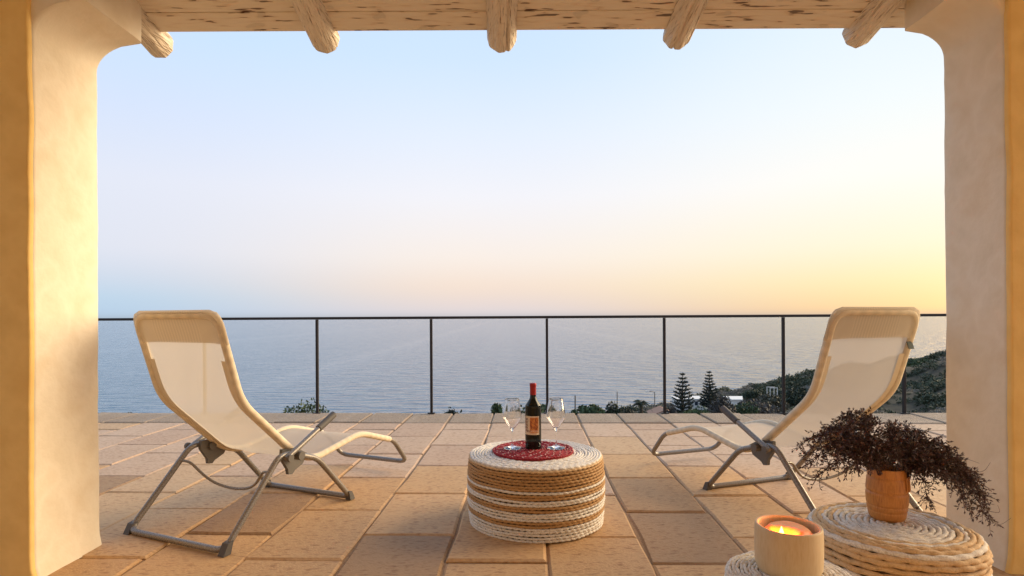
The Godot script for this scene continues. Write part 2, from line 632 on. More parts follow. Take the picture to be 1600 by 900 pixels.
func terrace() -> void:
	var t := MeshInstance3D.new()
	t.name = numbered("terrace_floor")
	var s := MB.new()
	s.box(Vector3(0, -0.4095, -1.6), Vector3(13.0, 0.80, 8.36), 0.01)
	t.mesh = s.mesh()
	t.mesh.surface_set_material(0, M.grout)
	add_child(t)
	t.rotation.y = deg_to_rad(-2.0)
	structure(t)
	# a few tile shapes, slightly out of true
	var tile_meshes := []
	for k in 7:
		tile_meshes.append(tile_mesh(0.391, 0.592))
	var half := tile_mesh(0.391, 0.289)
	var rest := MB.new()
	for j in range(-15, 16):
		var a := 0.08 + 0.4 * (j + 0.5)
		var odd := absi(j) % 2 == 1
		var b0 := 2.29 if odd else 2.564
		for n in range(-8, 6):
			var pitch := 0.602
			var lo := b0 + pitch * n
			var hi := lo + pitch
			if lo > 5.2 or hi < -2.2:
				continue
			var short := hi > 5.45
			var mid := (lo + hi) * 0.5
			if short:
				mid = (lo + 5.30) * 0.5
			var turn := rng.randfn() * 0.004
			var y := rng.randfn() * 0.0018
			var mk: int = rng.randi() % 7
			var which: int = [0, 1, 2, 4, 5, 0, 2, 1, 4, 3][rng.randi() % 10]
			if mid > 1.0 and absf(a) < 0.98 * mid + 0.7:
				# warm porch light put into the tile colours: paler tones out in the open
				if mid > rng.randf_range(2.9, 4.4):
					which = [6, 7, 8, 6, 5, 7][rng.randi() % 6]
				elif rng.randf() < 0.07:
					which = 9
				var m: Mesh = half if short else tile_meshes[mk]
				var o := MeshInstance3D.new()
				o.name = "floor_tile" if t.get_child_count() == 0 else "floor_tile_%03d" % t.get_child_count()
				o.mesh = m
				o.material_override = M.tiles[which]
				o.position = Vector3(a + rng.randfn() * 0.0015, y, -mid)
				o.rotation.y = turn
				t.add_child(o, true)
			else:
				rest.box(Vector3(a, -0.0185, -mid), Vector3(0.386, 0.035, 0.588 if not short else 0.287), 0.004)
	var r := obj("outer_paving", rest, M.tiles[0], t)
	r.set_meta("kind", "stuff")
	# coping stones along the drop
	for j in range(-15, 16):
		var w := 0.386
		var e := MB.new()
		e.box(Vector3.ZERO, Vector3(w, 0.05, 0.5 + rng.randf_range(-0.015, 0.02)), 0.008)
		var o := obj("edge_stone", e, M.edge, t)
		o.position = Vector3(0.08 + 0.4 * (j + 0.5) + rng.randfn() * 0.004, -0.022 + rng.randfn() * 0.003, -5.568)
		o.rotation = Vector3(rng.randfn() * 0.004, rng.randfn() * 0.006, rng.randfn() * 0.006)
	var w2 := MB.new()
	w2.box(Vector3(0, -2.43, -1.6), Vector3(12.9, 3.2, 8.2))
	var rw := obj("retaining_wall", w2, M.white_wall)
	rw.rotation.y = deg_to_rad(-2.0)
	structure(rw)

func tile_mesh(w: float, l: float) -> ArrayMesh:
	var b := MB.new()
	var h := Vector2(w, l) * 0.5
	var top := PackedVector3Array()
	var rim := PackedVector3Array()
	var foot := PackedVector3Array()
	for q in [Vector2(-1, -1), Vector2(0, -1), Vector2(1, -1), Vector2(1, 0), Vector2(1, 1), Vector2(0, 1), Vector2(-1, 1), Vector2(-1, 0)]:
		var p := Vector2(q.x * h.x, q.y * h.y) + Vector2(rng.randfn(), rng.randfn()) * 0.0030
		var dx := 0.007 + rng.randf() * 0.005
		top.append(Vector3(p.x - q.x * dx, rng.randfn() * 0.0006, p.y - q.y * dx))
		rim.append(Vector3(p.x, -0.006 - rng.randf() * 0.003, p.y))
		foot.append(Vector3(p.x, -0.04, p.y))
	b.fan(top, true)
	for i in 8:
		var k := (i + 1) % 8
		b.quad(rim[k], rim[i], top[i], top[k])
		b.quad(foot[k], foot[i], rim[i], rim[k])
	# make sure the top faces up
	for i in range(0, 24, 3):
		var a := b.v[b.idx[i]]
		var nn := (b.v[b.idx[i + 2]] - a).cross(b.v[b.idx[i + 1]] - a)
		if nn.y < 0:
			var s := b.idx[i + 1]
			b.idx[i + 1] = b.idx[i + 2]
			b.idx[i + 2] = s
	return b.mesh()

# side -1: left, 1: right
func pillar(side: float, xi: float, z_far: float, z_near: float, flare: float, y0: float, y1: float, label: String, front_label: String) -> void:
	var t := thing("plaster_pillar", label, "pillar", Vector3(xi, 0, -z_near), 0.0, "pillars carrying the porch roof")
	var n := FastNoiseLite.new()
	n.seed = 5 + int(side)
	n.frequency = 1.6
	var depth := z_far - z_near
	var b := MB.new()
	var pts := PackedVector3Array()
	var cols := 0
	var ys := []
	for i in 41:
		ys.append(i * y0 / 40.0)
	for i in 10:
		ys.append(lerpf(y0, y1, (i + 1) / 10.0))
	for y in [y1 + 0.004, 2.25, 2.4, 2.6]:
		ys.append(y)
	for y in ys:
		var tt := clampf((y - y0) / (y1 - y0), 0, 1)
		var f := flare * (1.0 - sqrt(1.0 - tt * tt)) if y <= y1 else flare
		var foot := 0.012 * exp(-y / 0.03)
		var loop := []
		# inner face from near to far with rounded arrises, then the far side and the back
		var r := 0.018
		for k in 4:
			var a := PI * 0.5 * k / 3.0
			loop.append(Vector2(r - r * sin(a), r - r * cos(a)))
		for k in range(1, 7):
			loop.append(Vector2(0, lerpf(r, depth - r, k / 7.0)))
		for k in 4:
			var a := PI * 0.5 * k / 3.0
			loop.append(Vector2(r - r * cos(a), depth - r + r * sin(a)))
		loop.append(Vector2(0.25, depth))
		loop.append(Vector2(0.55, depth))
		loop.append(Vector2(0.55, 0))
		loop.append(Vector2(0.25, 0))
		cols = loop.size()
		for q in loop:
			var xx: float = q.x - f - foot
			var wob := n.get_noise_3d(q.x * 1.5, y * 1.2, q.y * 1.5) * 0.009 + n.get_noise_3d(q.x * 6, y * 5, q.y * 6 + 9) * 0.0025
			pts.append(Vector3(side * (xx + wob), y, -q.y - wob * 0.5))
	b.grid(ys.size(), cols, pts, true, side > 0)
	obj("shaft", b, M.plaster, t)
	# a thin ochre-coloured layer over the porch side of the shaft
	var w := MB.new()
	var p2 := PackedVector3Array()
	for i in 60:
		var y := 2.9 * i / 59.0
		for k in 8:
			var q: Vector2 = [Vector2(-0.001, 0.004), Vector2(-0.001, -0.010), Vector2(0.006, -0.018), Vector2(0.1, -0.02), Vector2(0.25, -0.02), Vector2(0.4, -0.02), Vector2(0.54, -0.02), Vector2(0.54, 0.02)][k]
			var wob := n.get_noise_3d(0.0, y * 1.2, 0.0) * 0.009
			p2.append(Vector3(side * (q.x + (wob if k < 4 else 0.0) - 0.012 * exp(-y / 0.03)), y, -q.y))
	w.grid(60, 8, p2, false, side < 0)
	var o := obj("ochre_face", w, M.ochre, t)
	o.set_meta("label", front_label)

func pillars() -> void:
	pillar(-1.0, -1.715, 2.49, 2.137, 0.19, 1.985, 2.115, "cream plaster pillar with curved bracket head, left of the chairs, brightly lit", "ochre porch side of the left pillar")
	pillar(1.0, 1.852, 2.49, 2.172, 0.165, 2.03, 2.15, "beige plaster pillar with curved bracket head, right of the potted dried plant", "deep ochre porch side of the right pillar")

func roof_y(d: float) -> float:
	return EYE + 1.8566 - 0.22 * d

func roof() -> void:
	var t := thing("porch_roof", "sloping timber porch roof of boards and round rafters with flaking white paint", "roof")
	var slope := atan(0.22)
	var turn := Basis(Vector3.RIGHT, -slope)
	# boards run across, laid from the eave back to the house
	var d := 2.632
	var i := 0
	while d > -1.85:
		var w: float = 0.122 + (0.006 if i % 3 == 1 else 0.0)
		var mid := d - w * 0.5 * cos(slope)
		var b := MB.new()
		b.box(Vector3.ZERO, Vector3(6.2, 0.022, w - 0.004), 0.002)
		var o := obj("ceiling_board", b, M.board, t)
		o.position = Vector3(0.05 + rng.randfn() * 0.01, roof_y(mid) + 0.0125 + rng.randfn() * 0.001, -mid)
		o.basis = turn
		d -= w * cos(slope)
		i += 1
	var cover := MB.new()
	cover.box(Vector3(0.05, roof_y(0.39) + 0.06, -0.39), Vector3(6.2, 0.06, 4.6), 0.0, turn)
	obj("roof_covering", cover, M.roof_tile, t)
	# round rafters, axes just under the boards
	var fn := FastNoiseLite.new()
	fn.frequency = 1.2
	for k in range(-1, 6):
		var x: float = [-2.38, -1.585, -0.818, -0.015, 0.79, 1.60, 2.44][k + 1]
		var r := 0.066 + 0.002 * ((k * 7) % 3 - 1)
		var end_d: float = 2.70 + [0.0, 0.03, 0.0, 0.0, -0.01, -0.02, 0.0][k + 1]
		var pts := PackedVector3Array()
		var rows := 64
		var cols := 80
		var b := MB.new()
		for q in rows + 3:
			var dd := lerpf(-1.85, end_d, minf(q, rows - 1) / float(rows - 1))
			var sh := 1.0
			if q >= rows - 1:
				sh = [1.0, 0.95, 0.86, 0.0][q - rows + 1]
				dd = end_d + [-0.016, -0.003, 0.003, 0.003][q - rows + 1]
			var c := Vector3(x + 0.006 * sin(dd * 1.7 + k * 2.0), roof_y(dd) + 0.012, -dd)
			for m in cols:
				var a := TAU * m / cols
				var crack := 0.0
				for z in 5:
					var ca := fposmod(float(k * 5 + z) * 2.39996, TAU)
					var dist := absf(wrapf(a - ca - 0.25 * sin(dd * 1.3 + z), -PI, PI))
					crack += 0.17 * exp(-pow(dist / 0.045, 2.0)) * smooth(-0.2, 0.5, sin(dd * 2.1 + z * 2.2 + k))
				var rr := r * sh * (1.0 + 0.05 * fn.get_noise_3d(cos(a) * 1.1 + k * 5, sin(a) * 1.1, dd * 0.6) - crack)
				var oc := absf(fposmod(a + k * 0.3, PI / 4.0) - PI / 8.0)
				rr *= lerpf(1.0, cos(PI / 8.0) / cos(PI / 8.0 - oc) * 1.03, 0.75)
				pts.append(c + Vector3(cos(a) * rr, sin(a) * rr, 0.0))
		b.grid(rows + 3, cols, pts, true, true)
		obj("rafter", b, M.rafter, t)

func unseen_house_wall() -> void:
	var t := thing("unseen_house_wall", "unseen house wall closing the back of the porch, widened and made cream to bounce light", "wall", Vector3(0, 0, 1.8))
	var b := MB.new()
	b.box(Vector3(-1.2, 1.6, 0.15), Vector3(11.0, 3.6, 0.3), 0.01)  # out of view; widened and made pale to bounce light into the porch
	obj("render", b, M.cream, t)

func railing() -> void:
	var t := thing("terrace_railing", "thin black metal railing along the sea edge of the terrace", "railing", Vector3.ZERO, deg_to_rad(-2.0))
	var b := MB.new()
	b.box(Vector3(0.1, 0.951, -5.80), Vector3(12.6, 0.026, 0.04), 0.003)
	obj("top_rail", b, M.iron, t)
	for k in range(-5, 6):
		var p := MB.new()
		p.box(Vector3(0.203 + 1.1435 * k, 0.465, -5.80), Vector3(0.024, 0.944, 0.03), 0.002)
		p.box(Vector3(0.203 + 1.1435 * k, 0.008, -5.79), Vector3(0.07, 0.008, 0.05), 0.001)
		obj("post", p, M.iron, t)

# ---------------------------------------------------------------- far things
func far_things() -> void:
	# scrub on the slope, reads as one mass
	var clump := MB.new()
	crown(clump, Vector3(0, 0.35, 0), Vector3(1, 0.75, 1), 130, 0.16, [Color(1, 1, 1)], 7)
	var cm := clump.mesh(true)
	cm.surface_set_material(0, M.leaf)
	var xf := []
	var cs := []
	var n := FastNoiseLite.new()
	n.frequency = 0.03
	for i in 15000:
		var d := lerpf(14, 240, pow(rng.randf(), 0.8))
		var x := rng.randf_range(4, 260)
		if x > d * 1.35 + 15:
			continue
		var y := ground(x, d)
		if y < -34:
			continue
		var s := rng.randf_range(0.4, 1.0) * (0.65 + d * 0.007)
		var k := n.get_noise_2d(x, d)
		var c := Color(0.085, 0.095, 0.05)
		if k > 0.1:
			c = Color(0.056, 0.07, 0.034)
			s *= 1.35
		elif k < -0.12:
			c = [Color(0.22, 0.19, 0.15), Color(0.25, 0.21, 0.15), Color(0.17, 0.165, 0.145)][rng.randi() % 3]
			s *= 0.75
		elif rng.randf() < 0.3:
			c = Color(0.16, 0.15, 0.12)
		var bs := Basis(Vector3.UP, rng.randf() * TAU).scaled(Vector3(s, s * rng.randf_range(0.6, 1.0), s))
		xf.append(Transform3D(bs, Vector3(x, y - 0.1, -d)))
		cs.append(c)
	var mm := MultiMesh.new()
	mm.transform_format = MultiMesh.TRANSFORM_3D
	mm.use_colors = true
	mm.mesh = cm
	mm.instance_count = xf.size()
	for i in xf.size():
		mm.set_instance_transform(i, xf[i])
		mm.set_instance_color(i, cs[i])
	var o := MultiMeshInstance3D.new()
	o.name = "scrub"
	o.multimesh = mm
	add_child(o)
	tag(o, "low green and grey scrub covering the hillside on the right", "scrub")
	o.set_meta("kind", "stuff")
	# single bushes: x, distance, top, half width, half height
	bush("leafy_bush", "rounded leafy green bush beyond the terrace edge behind the left lounge chair", -2.76, 8.0, -0.14, 0.42, 0.32, 2600, 0.022, GREEN)
	bush("small_tuft", "tiny dark tuft at the terrace edge beside the left pillar", -5.12, 8.0, -0.31, 0.11, 0.10, 200, 0.02, DARK)
	bush("low_bush", "low flat dark bush against the sea, left of the wine glasses", -2.75, 30.0, -3.55, 0.55, 0.55, 500, 0.08, DARK)
	bush("spiky_plant", "small spiky green plant beyond the edge behind the left wine glass", -0.19, 12.0, -0.76, 0.15, 0.22, 300, 0.05, GREEN, "", "plant")
	bush("bushy_shrub", "wide green shrub seen behind the wine bottle", 0.62, 14.0, -1.06, 0.62, 0.4, 1500, 0.05, GREEN)
	bush("clipped_hedge", "long low green hedge beyond the edge right of the right wine glass", 3.35, 25.0, -2.72, 1.05, 0.7, 3200, 0.10, GREEN, "", "hedge")
	bush("round_bush", "dark round bush left of the palm tree", 7.3, 40.0, -4.70, 0.75, 0.9, 1500, 0.10, DARK)
	bush("spreading_bush", "low spreading dark bush at the foot of the palm tree", 8.5, 41.0, -5.25, 0.95, 0.7, 1000, 0.12, DARK)
	bush("bright_hedge", "bright green hedge below the two conical pines", 10.2, 32.0, -3.80, 0.85, 0.6, 1500, 0.07, [Color(0.06, 0.09, 0.025), Color(0.05, 0.08, 0.03)], "", "hedge")
	bush("dusky_bush", "dusky brown bush just left of the bright hedge", 9.5, 34.0, -4.05, 0.5, 0.7, 800, 0.09, GREY)
	bush("grey_tree", "grey brown bare-looking tree with rounded top right of the pines", 13.2, 36.0, -3.72, 0.95, 1.0, 2600, 0.08, GREY, "", "tree")
	bush("olive_bush", "olive green bush filling the gap right of the grey tree", 15.2, 38.0, -4.5, 1.1, 0.8, 1600, 0.1, GREEN)
	bush("brown_bush", "brown dry bush in front of the small white house", 18.0, 42.0, -4.9, 1.6, 0.9, 1800, 0.1, GREY)
	bush("pale_bush", "greyish olive bush on the slope below the little white pergola", 20.6, 46.0, -5.0, 1.3, 0.9, 1800, 0.11, [Color(0.07, 0.07, 0.045), Color(0.085, 0.08, 0.055)])
	bush("dark_tree", "dark bushy tree standing alone in front of the sea right of the grey tree", 37.6, 90.0, -10.2, 1.7, 1.3, 1500, 0.2, DARK, "", "tree")
	bush("ridge_tree", "dark rounded tree on the ridge beside the fifth railing post", 55.0, 112.0, -12.4, 4.2, 1.9, 2200, 0.26, DARK, "", "tree")
	bush("ridge_tree", "small dark tree on the ridge close behind the right lounge chair's left edge", 65.0, 118.0, -10.2, 2.0, 1.9, 1200, 0.26, DARK, "", "tree")
	bush("ridge_tree", "wide green tree at the top of the slope next to the right pillar", 104.0, 148.0, -9.6, 6.0, 2.6, 3200, 0.34, GREEN, "", "tree")
	bush("ridge_tree", "tall green tree on the slope half hidden by the right pillar", 112.0, 152.0, -8.4, 3.5, 3.2, 2200, 0.34, DARK, "", "tree")
	pine("tall conical pine with tiered branches nearest the fourth railing post", Vector3(36.0, 0, 120.0), -10.5, 3.0, 9.5)
	pine("conical pine with tiered branches, smaller and right of the other", Vector3(44.2, 0, 128.0), -10.9, 2.4, 8.0)
	palm(Vector3(13.75, 0, 60.0), -7.2)
	var poles := [
		["plain thin pole beyond the hedge right of the wine glasses", 5.87, 50.0, -5.7, false], ["thin pole standing behind the round bush", 15.1, 80.0, -9.2, false],
		["lamp post with short arm right of the palm tree", 20.2, 80.0, -9.3, true], ["thin pole on the slope right of the grey tree", 37.2, 100.0, -10.8, false]]
	for p in poles:
		var g := ground(p[1], p[2])
		var t := thing("lamp_post" if p[4] else "utility_pole", p[0], "lamp post" if p[4] else "pole", Vector3(p[1], g, -p[2]))
		var b := MB.new()
		b.tube(PackedVector3Array([Vector3(0, -0.3, 0), Vector3(0, float(p[3]) - g, 0)]), 0.09, 6, true, 0.06)
		obj("shaft", b, M.tube, t)
		if p[4]:
			var a := MB.new()
			a.tube(PackedVector3Array([Vector3(0, float(p[3]) - g, 0), Vector3(-0.8, float(p[3]) - g + 0.12, 0)]), 0.05, 6)
			obj("arm", a, M.tube, t)
			var l := MB.new()
			l.box(Vector3(-1.0, float(p[3]) - g + 0.1, 0), Vector3(0.5, 0.12, 0.2), 0.02)
			obj("lamp_head", l, M.white_wall, t)
	house("long low white house below the conical pines", Vector3(43.0, 0, 138.0), -18.0, Vector3(7.0, 0, 5.0), true)
	house("small white house with pale roof right of the lone dark tree", Vector3(43.6, 0, 108.0), -14.0, Vector3(5.6, 0, 4.0), true)
	house("white house roof low between the palm tree and the fourth post", Vector3(20.7, 0, 78.0), -11.6, Vector3(3.0, 0, 3.0), false)
	# an open white frame on the slope
	var f := thing("garden_pergola", "small open white timber pergola at the edge of the slope left of the fifth post", "pergola", Vector3(45.2, ground(45.2, 100.0), -100.0))
	var top := -11.25 - f.position.y
	for x in [-0.6, 0.6]:
		for z in [-0.6, 0.6]:
			var b := MB.new()
			b.box(Vector3(x, top * 0.5 - 0.1, z), Vector3(0.09, top + 0.2, 0.09))
			obj("frame_post", b, M.white_wall, f)
	for z in [-0.6, 0.6]:
		var b := MB.new()
		b.box(Vector3(0, top + 0.07, z), Vector3(1.35, 0.09, 0.1))
		obj("frame_beam", b, M.white_wall, f)

func pine(label: String, at: Vector3, top: float, half: float, vis: float) -> void:
	var g := ground(at.x, at.z)
	var t := thing("conical_pine", label, "pine tree", Vector3(at.x, g, -at.z), 0.0, "conical pines by the shore")
	var h := top - g
	var tr := MB.new()
	tr.tube(PackedVector3Array([Vector3(0, -0.3, 0), Vector3(0, h * 0.5, 0), Vector3(0, h, 0)]), 0.26, 8, false, 0.04)
	obj("trunk", tr, M.bark, t)
	var b := MB.new()
	var tiers := 13
	for k in tiers:
		var f := float(k) / (tiers - 1)
		var y := h - vis * pow(f, 0.92) * 0.93 - 0.35
		var len := half * (0.16 + 0.84 * pow(f, 0.8)) * (0.85 if k == tiers - 1 else 1.0)
		var nb := 8 + int(7 * minf(1.0, f * 2.0))
		for i in nb:
			var a := TAU * i / nb + k * 0.7 + rng.randfn() * 0.12
			var L := len * rng.randf_range(0.8, 1.1)
			var dir := Vector3(cos(a), 0, sin(a))
			var steps := maxi(4, int(L / 0.14))
			for s in steps:
				var u := (s + 1.0) / steps
				var p := Vector3(0, y, 0) + dir * L * u + Vector3.UP * L * (-0.10 * u + 0.34 * u * u)
				var v := rng.randf_range(0.7, 1.3)
				for q in 3:
					leaf_quad(b, p + Vector3(rng.randfn(), rng.randfn() * 0.8, rng.randfn()) * 0.06, 0.19 * rng.randf_range(0.7, 1.3), Color(0.026 * v, 0.036 * v, 0.026 * v))
	# thin leader
	for s in 30:
		leaf_quad(b, Vector3(0, h - 1.6 * s / 30.0, 0) + Vector3(rng.randfn(), 0, rng.randfn()) * 0.05, 0.1, Color(0.028, 0.038, 0.027))
	obj("crown", b, M.leaf, t, true)

func palm(at: Vector3, top: float) -> void:
	var g := ground(at.x, at.z)
	var t := thing("palm_tree", "small palm with round feathery head among dark bushes left of the fourth railing post", "palm tree", Vector3(at.x, g, -at.z))
	var h := top - g - 0.7
	var tr := MB.new()
	tr.tube(PackedVector3Array([Vector3(0, -0.3, 0), Vector3(0.05, h * 0.5, 0), Vector3(0, h, 0)]), 0.22, 8, false, 0.16)
	obj("trunk", tr, M.bark, t)
	for i in 34:
		var b := MB.new()
		var a := rng.randf() * TAU
		var e := rng.randf_range(-0.2, 1.3)
		var L := rng.randf_range(0.85, 1.15)
		var spine := PackedVector3Array()
		for s in 10:
			var u := s / 9.0
			spine.append(Vector3(0, h, 0) + Vector3(cos(a) * cos(e), sin(e), sin(a) * cos(e)) * L * u - Vector3.UP * 0.55 * L * u * u)
		b.tint = Color(0.04, 0.045, 0.025)
		b.tube(spine, 0.02, 5, true, 0.008)
		for s in 9:
			var u := (s + 1) / 9.0
			var p := Vector3(0, h, 0) + Vector3(cos(a) * cos(e), sin(e), sin(a) * cos(e)) * L * u - Vector3.UP * 0.55 * L * u * u
			b.tint = Color(0.03, 0.042, 0.022) * rng.randf_range(0.7, 1.3)
			var side := Vector3(-sin(a), -0.5, cos(a)) * 0.2 * (1.1 - u * 0.6)
			b.quad(p, p + Vector3(cos(a), 0, sin(a)) * 0.05, p + side + Vector3(cos(a), -0.3, sin(a)) * 0.08, p + side)
			side = Vector3(sin(a), -0.5, -cos(a)) * 0.2 * (1.1 - u * 0.6)
			b.quad(p, p + Vector3(cos(a), 0, sin(a)) * 0.05, p + side + Vector3(cos(a), -0.3, sin(a)) * 0.08, p + side)
		obj("frond", b, M.leaf, t, true)

func house(label: String, at: Vector3, top: float, size: Vector3, flat: bool) -> void:
	var g := minf(ground(at.x, at.z), top - 2.5)
	var t := thing("white_house", label, "house", Vector3(at.x, g, -at.z))
	var h := top - g
	var b := MB.new()
	b.box(Vector3(0, h * 0.5 - 0.2, 0), Vector3(size.x, h, size.z), 0.02)
	obj("wall", b, M.white_wall, t)
	var r := MB.new()
	if flat:
		r.box(Vector3(0, h - 0.1, 0), Vector3(size.x + 0.4, 0.22, size.z + 0.4), 0.03)
	else:
		r.slab(PackedVector2Array([Vector2(-size.x * 0.6, h - 0.25), Vector2(size.x * 0.6, h - 0.25), Vector2(0, h + 0.5)]), -size.z * 0.55, size.z * 0.55)
	obj("roof", r, M.white_wall if flat else M.roof_tile, t)
	var nw := int(size.x / 1.6)
	for i in nw:
		var w := MB.new()
		w.box(Vector3((i - (nw - 1) * 0.5) * 1.6, h - 1.05, size.z * 0.5 + 0.012), Vector3(0.7, 0.9, 0.03))
		obj("window", w, M.pane, t)

# ---------------------------------------------------------------- lounge chairs
# local: x across, y up, -z the way the chair faces
func P(x: float, s: float, y: float) -> Vector3:
	return Vector3(x, y, -s)

func make_chair(label: String, at: Vector3, turn: float) -> Node3D:
	var t := thing("lounge_chair", label, "lounge chair", at, deg_to_rad(turn), "lounge chairs on the terrace")
	var W := 0.285
	var w := 0.252
	var r := 0.0138
	# rear leg frame: foot bar, two legs that bend into the hinges
	var rear := MB.new()
	rear.tube(rounded([P(-W, 0.02, 0.318), P(-W, -0.085, 0.338), P(-W - 0.008, -0.39, 0.014), P(W + 0.008, -0.39, 0.014), P(W, -0.085, 0.338), P(W, 0.02, 0.318)], 0.055, 7), r, 12)
	obj("rear_leg_frame", rear, M.tube, t)
	var front := MB.new()
	front.tube(rounded([P(-W + 0.012, 0.03, 0.312), P(-W + 0.012, 0.165, 0.268), P(-W, 0.40, 0.014), P(W, 0.40, 0.014), P(W - 0.012, 0.165, 0.268), P(W - 0.012, 0.03, 0.312)], 0.05, 7), r, 12)
	obj("front_leg_frame", front, M.tube, t)
	var bow := MB.new()
	bow.tube(rounded([P(-W, -0.145, 0.272), P(-W + 0.05, -0.135, 0.268), P(-0.14, -0.10, 0.175), P(0.0, -0.09, 0.15), P(0.14, -0.10, 0.175), P(W - 0.05, -0.135, 0.268), P(W, -0.145, 0.272)], 0.12, 6), 0.0065, 8)
	obj("bowed_stretcher", bow, M.tube, t)
	for s in [-1.0, 1.0]:
		# arm with a slightly thicker grip
		var arm := MB.new()
		arm.tube(PackedVector3Array([P(s * (W + 0.026), -0.075, 0.318), P(s * (W + 0.026), 0.15, 0.425)]), r * 0.95, 12)
		var ao := obj("arm", arm, M.tube, t)
		var grip := MB.new()
		grip.tube(PackedVector3Array([P(s * (W + 0.026), 0.135, 0.418), P(s * (W + 0.026), 0.142, 0.4213), P(s * (W + 0.026), 0.235, 0.466), P(s * (W + 0.026), 0.244, 0.470)]), r * 1.25, 12)
		obj("grip", grip, M.cap, ao)
		# clamp plates at the hinge
		var cl := MB.new()
		var poly := PackedVector2Array([Vector2(-0.055, 0.352), Vector2(0.03, 0.345), Vector2(0.10, 0.305), Vector2(0.075, 0.262), Vector2(0.02, 0.240), Vector2(0.005, 0.226), Vector2(-0.018, 0.230), Vector2(-0.022, 0.255), Vector2(-0.06, 0.31)])
		var xf := Transform3D(Basis(Vector3(0, 0, -1), Vector3.UP, Vector3(1, 0, 0)), Vector3.ZERO)
		cl.slab(poly, s * 0.262 - 0.009, s * 0.262 + 0.009, xf)
		var pin := MB.new()
		cl.tube(PackedVector3Array([P(s * 0.24, 0.0, 0.318), P(s * 0.335, 0.0, 0.318)]), 0.02, 14)
		pin.tube(PackedVector3Array([P(s * 0.325, -0.07, 0.322), P(s * 0.338, -0.07, 0.322)]), 0.017, 14)
		var co := obj("hinge_clamp", cl, M.clamp, t)
		obj("hinge_pin", pin, M.clamp, co)
		# gusset feet
		for q in [[-0.39, -1.0, -W - 0.008], [0.40, 1.0, -W]]:
			var foot := MB.new()
			var x: float = s * absf(q[2])
			var ps := PackedVector2Array([Vector2(q[0] - 0.045 * q[1] + 0.035 * 0, 0.052), Vector2(q[0] + 0.022 * q[1], 0.0), Vector2(q[0] - 0.03 * q[1], 0.0)])
			if q[1] < 0:
				ps = PackedVector2Array([Vector2(q[0] + 0.030, 0.050), Vector2(q[0] + 0.016, 0.0), Vector2(q[0] - 0.020, 0.0), Vector2(q[0] + 0.004, 0.045)])
			else:
				ps = PackedVector2Array([Vector2(q[0] - 0.030, 0.050), Vector2(q[0] - 0.016, 0.0), Vector2(q[0] + 0.020, 0.0), Vector2(q[0] - 0.004, 0.045)])
			foot.slab(ps, x - 0.017, x + 0.017, xf)
			obj("foot_cap", foot, M.cap, t)
	# bed frame
	var side_pts := [Vector2(-0.385, 0.965), Vector2(-0.268, 0.595), Vector2(0.06, 0.298), Vector2(0.175, 0.262), Vector2(0.52, 0.322), Vector2(0.80, 0.236)]
	var foot_end := MB.new()
	foot_end.tube(rounded([P(-w, 0.74, 0.255), P(-w, 0.84, 0.223), P(-w, 0.985, 0.062), P(w, 0.985, 0.062), P(w, 0.84, 0.223), P(w, 0.74, 0.255)], 0.06, 7), r, 12)
	obj("foot_end_loop", foot_end, M.tube, t)
	var sl := MB.new()
	var left := []
	var right := []
	for q in side_pts:
		left.append(P(-w, q.x, q.y))
		right.append(P(w, q.x, q.y))
	left.reverse()
	sl.tube(rounded(left + right, 0.075, 8), 0.0165, 12)
	obj("fabric_sleeve", sl, M.hem, t)
	# the fabric, as one taut sheet from head to knee
	var prof := rounded([P(0, -0.383, 0.96), P(0, -0.268, 0.597), P(0, 0.06, 0.300), P(0, 0.175, 0.264), P(0, 0.52, 0.324), P(0, 0.785, 0.243)], 0.09, 8)
	var sheet := PackedVector3Array()
	var nc := 15
	# resample finely
	var fine := PackedVector3Array()
	for i in prof.size() - 1:
		var n := maxi(1, int((prof[i + 1] - prof[i]).length() / 0.03))
		for k in n:
			fine.append(prof[i].lerp(prof[i + 1], float(k) / n))
	fine.append(prof[-1])
	for i in fine.size():
		var tan := (fine[mini(i + 1, fine.size() - 1)] - fine[maxi(i - 1, 0)]).normalized()
		var nrm := tan.cross(Vector3.RIGHT)
		for j in nc:
			var u := float(j) / (nc - 1) * 2 - 1
			var sag := 0.012 * (1 - u * u) * sin(PI * clampf(float(i) / fine.size(), 0, 1))
			sheet.append(fine[i] + Vector3(u * (w - 0.004), 0, 0) - nrm * sag * signf(nrm.y + 0.3) + nrm * 0.0012 * sin(u * 9 + i * 0.5))
	var sh := MB.new()
	sh.grid(fine.size(), nc, sheet)
	obj("sling_fabric", sh, M.cloth, t)
	# hems that fold back along both sides
	for s in [-1.0, 1.0]:
		var hp := PackedVector3Array()
		for i in fine.size():
			var f := fine[i]
			if f.y > 0.8 or f.z > 0.39 and f.y > 0.8:
				continue
			var tan := (fine[mini(i + 1, fine.size() - 1)] - fine[maxi(i - 1, 0)]).normalized()
			var nrm := tan.cross(Vector3.RIGHT).normalized()
			for k in 3:
				hp.append(f + Vector3(s * (w - 0.002 - 0.021 * k), 0, 0) + nrm * 0.009 * (1.0 - k * 0.2) - nrm * 0.0)
		var hm := MB.new()
		hm.grid(hp.size() / 3, 3, hp)
		obj("side_hem", hm, M.hem, t)
	# head pocket: a second layer slipped over the top of the frame
	var dir := Vector2(-0.385 + 0.268, 0.965 - 0.595).normalized()
	var nr := Vector2(dir.y, -dir.x)
	var hpts := PackedVector3Array()
	var rows := 12
	var cols := 40
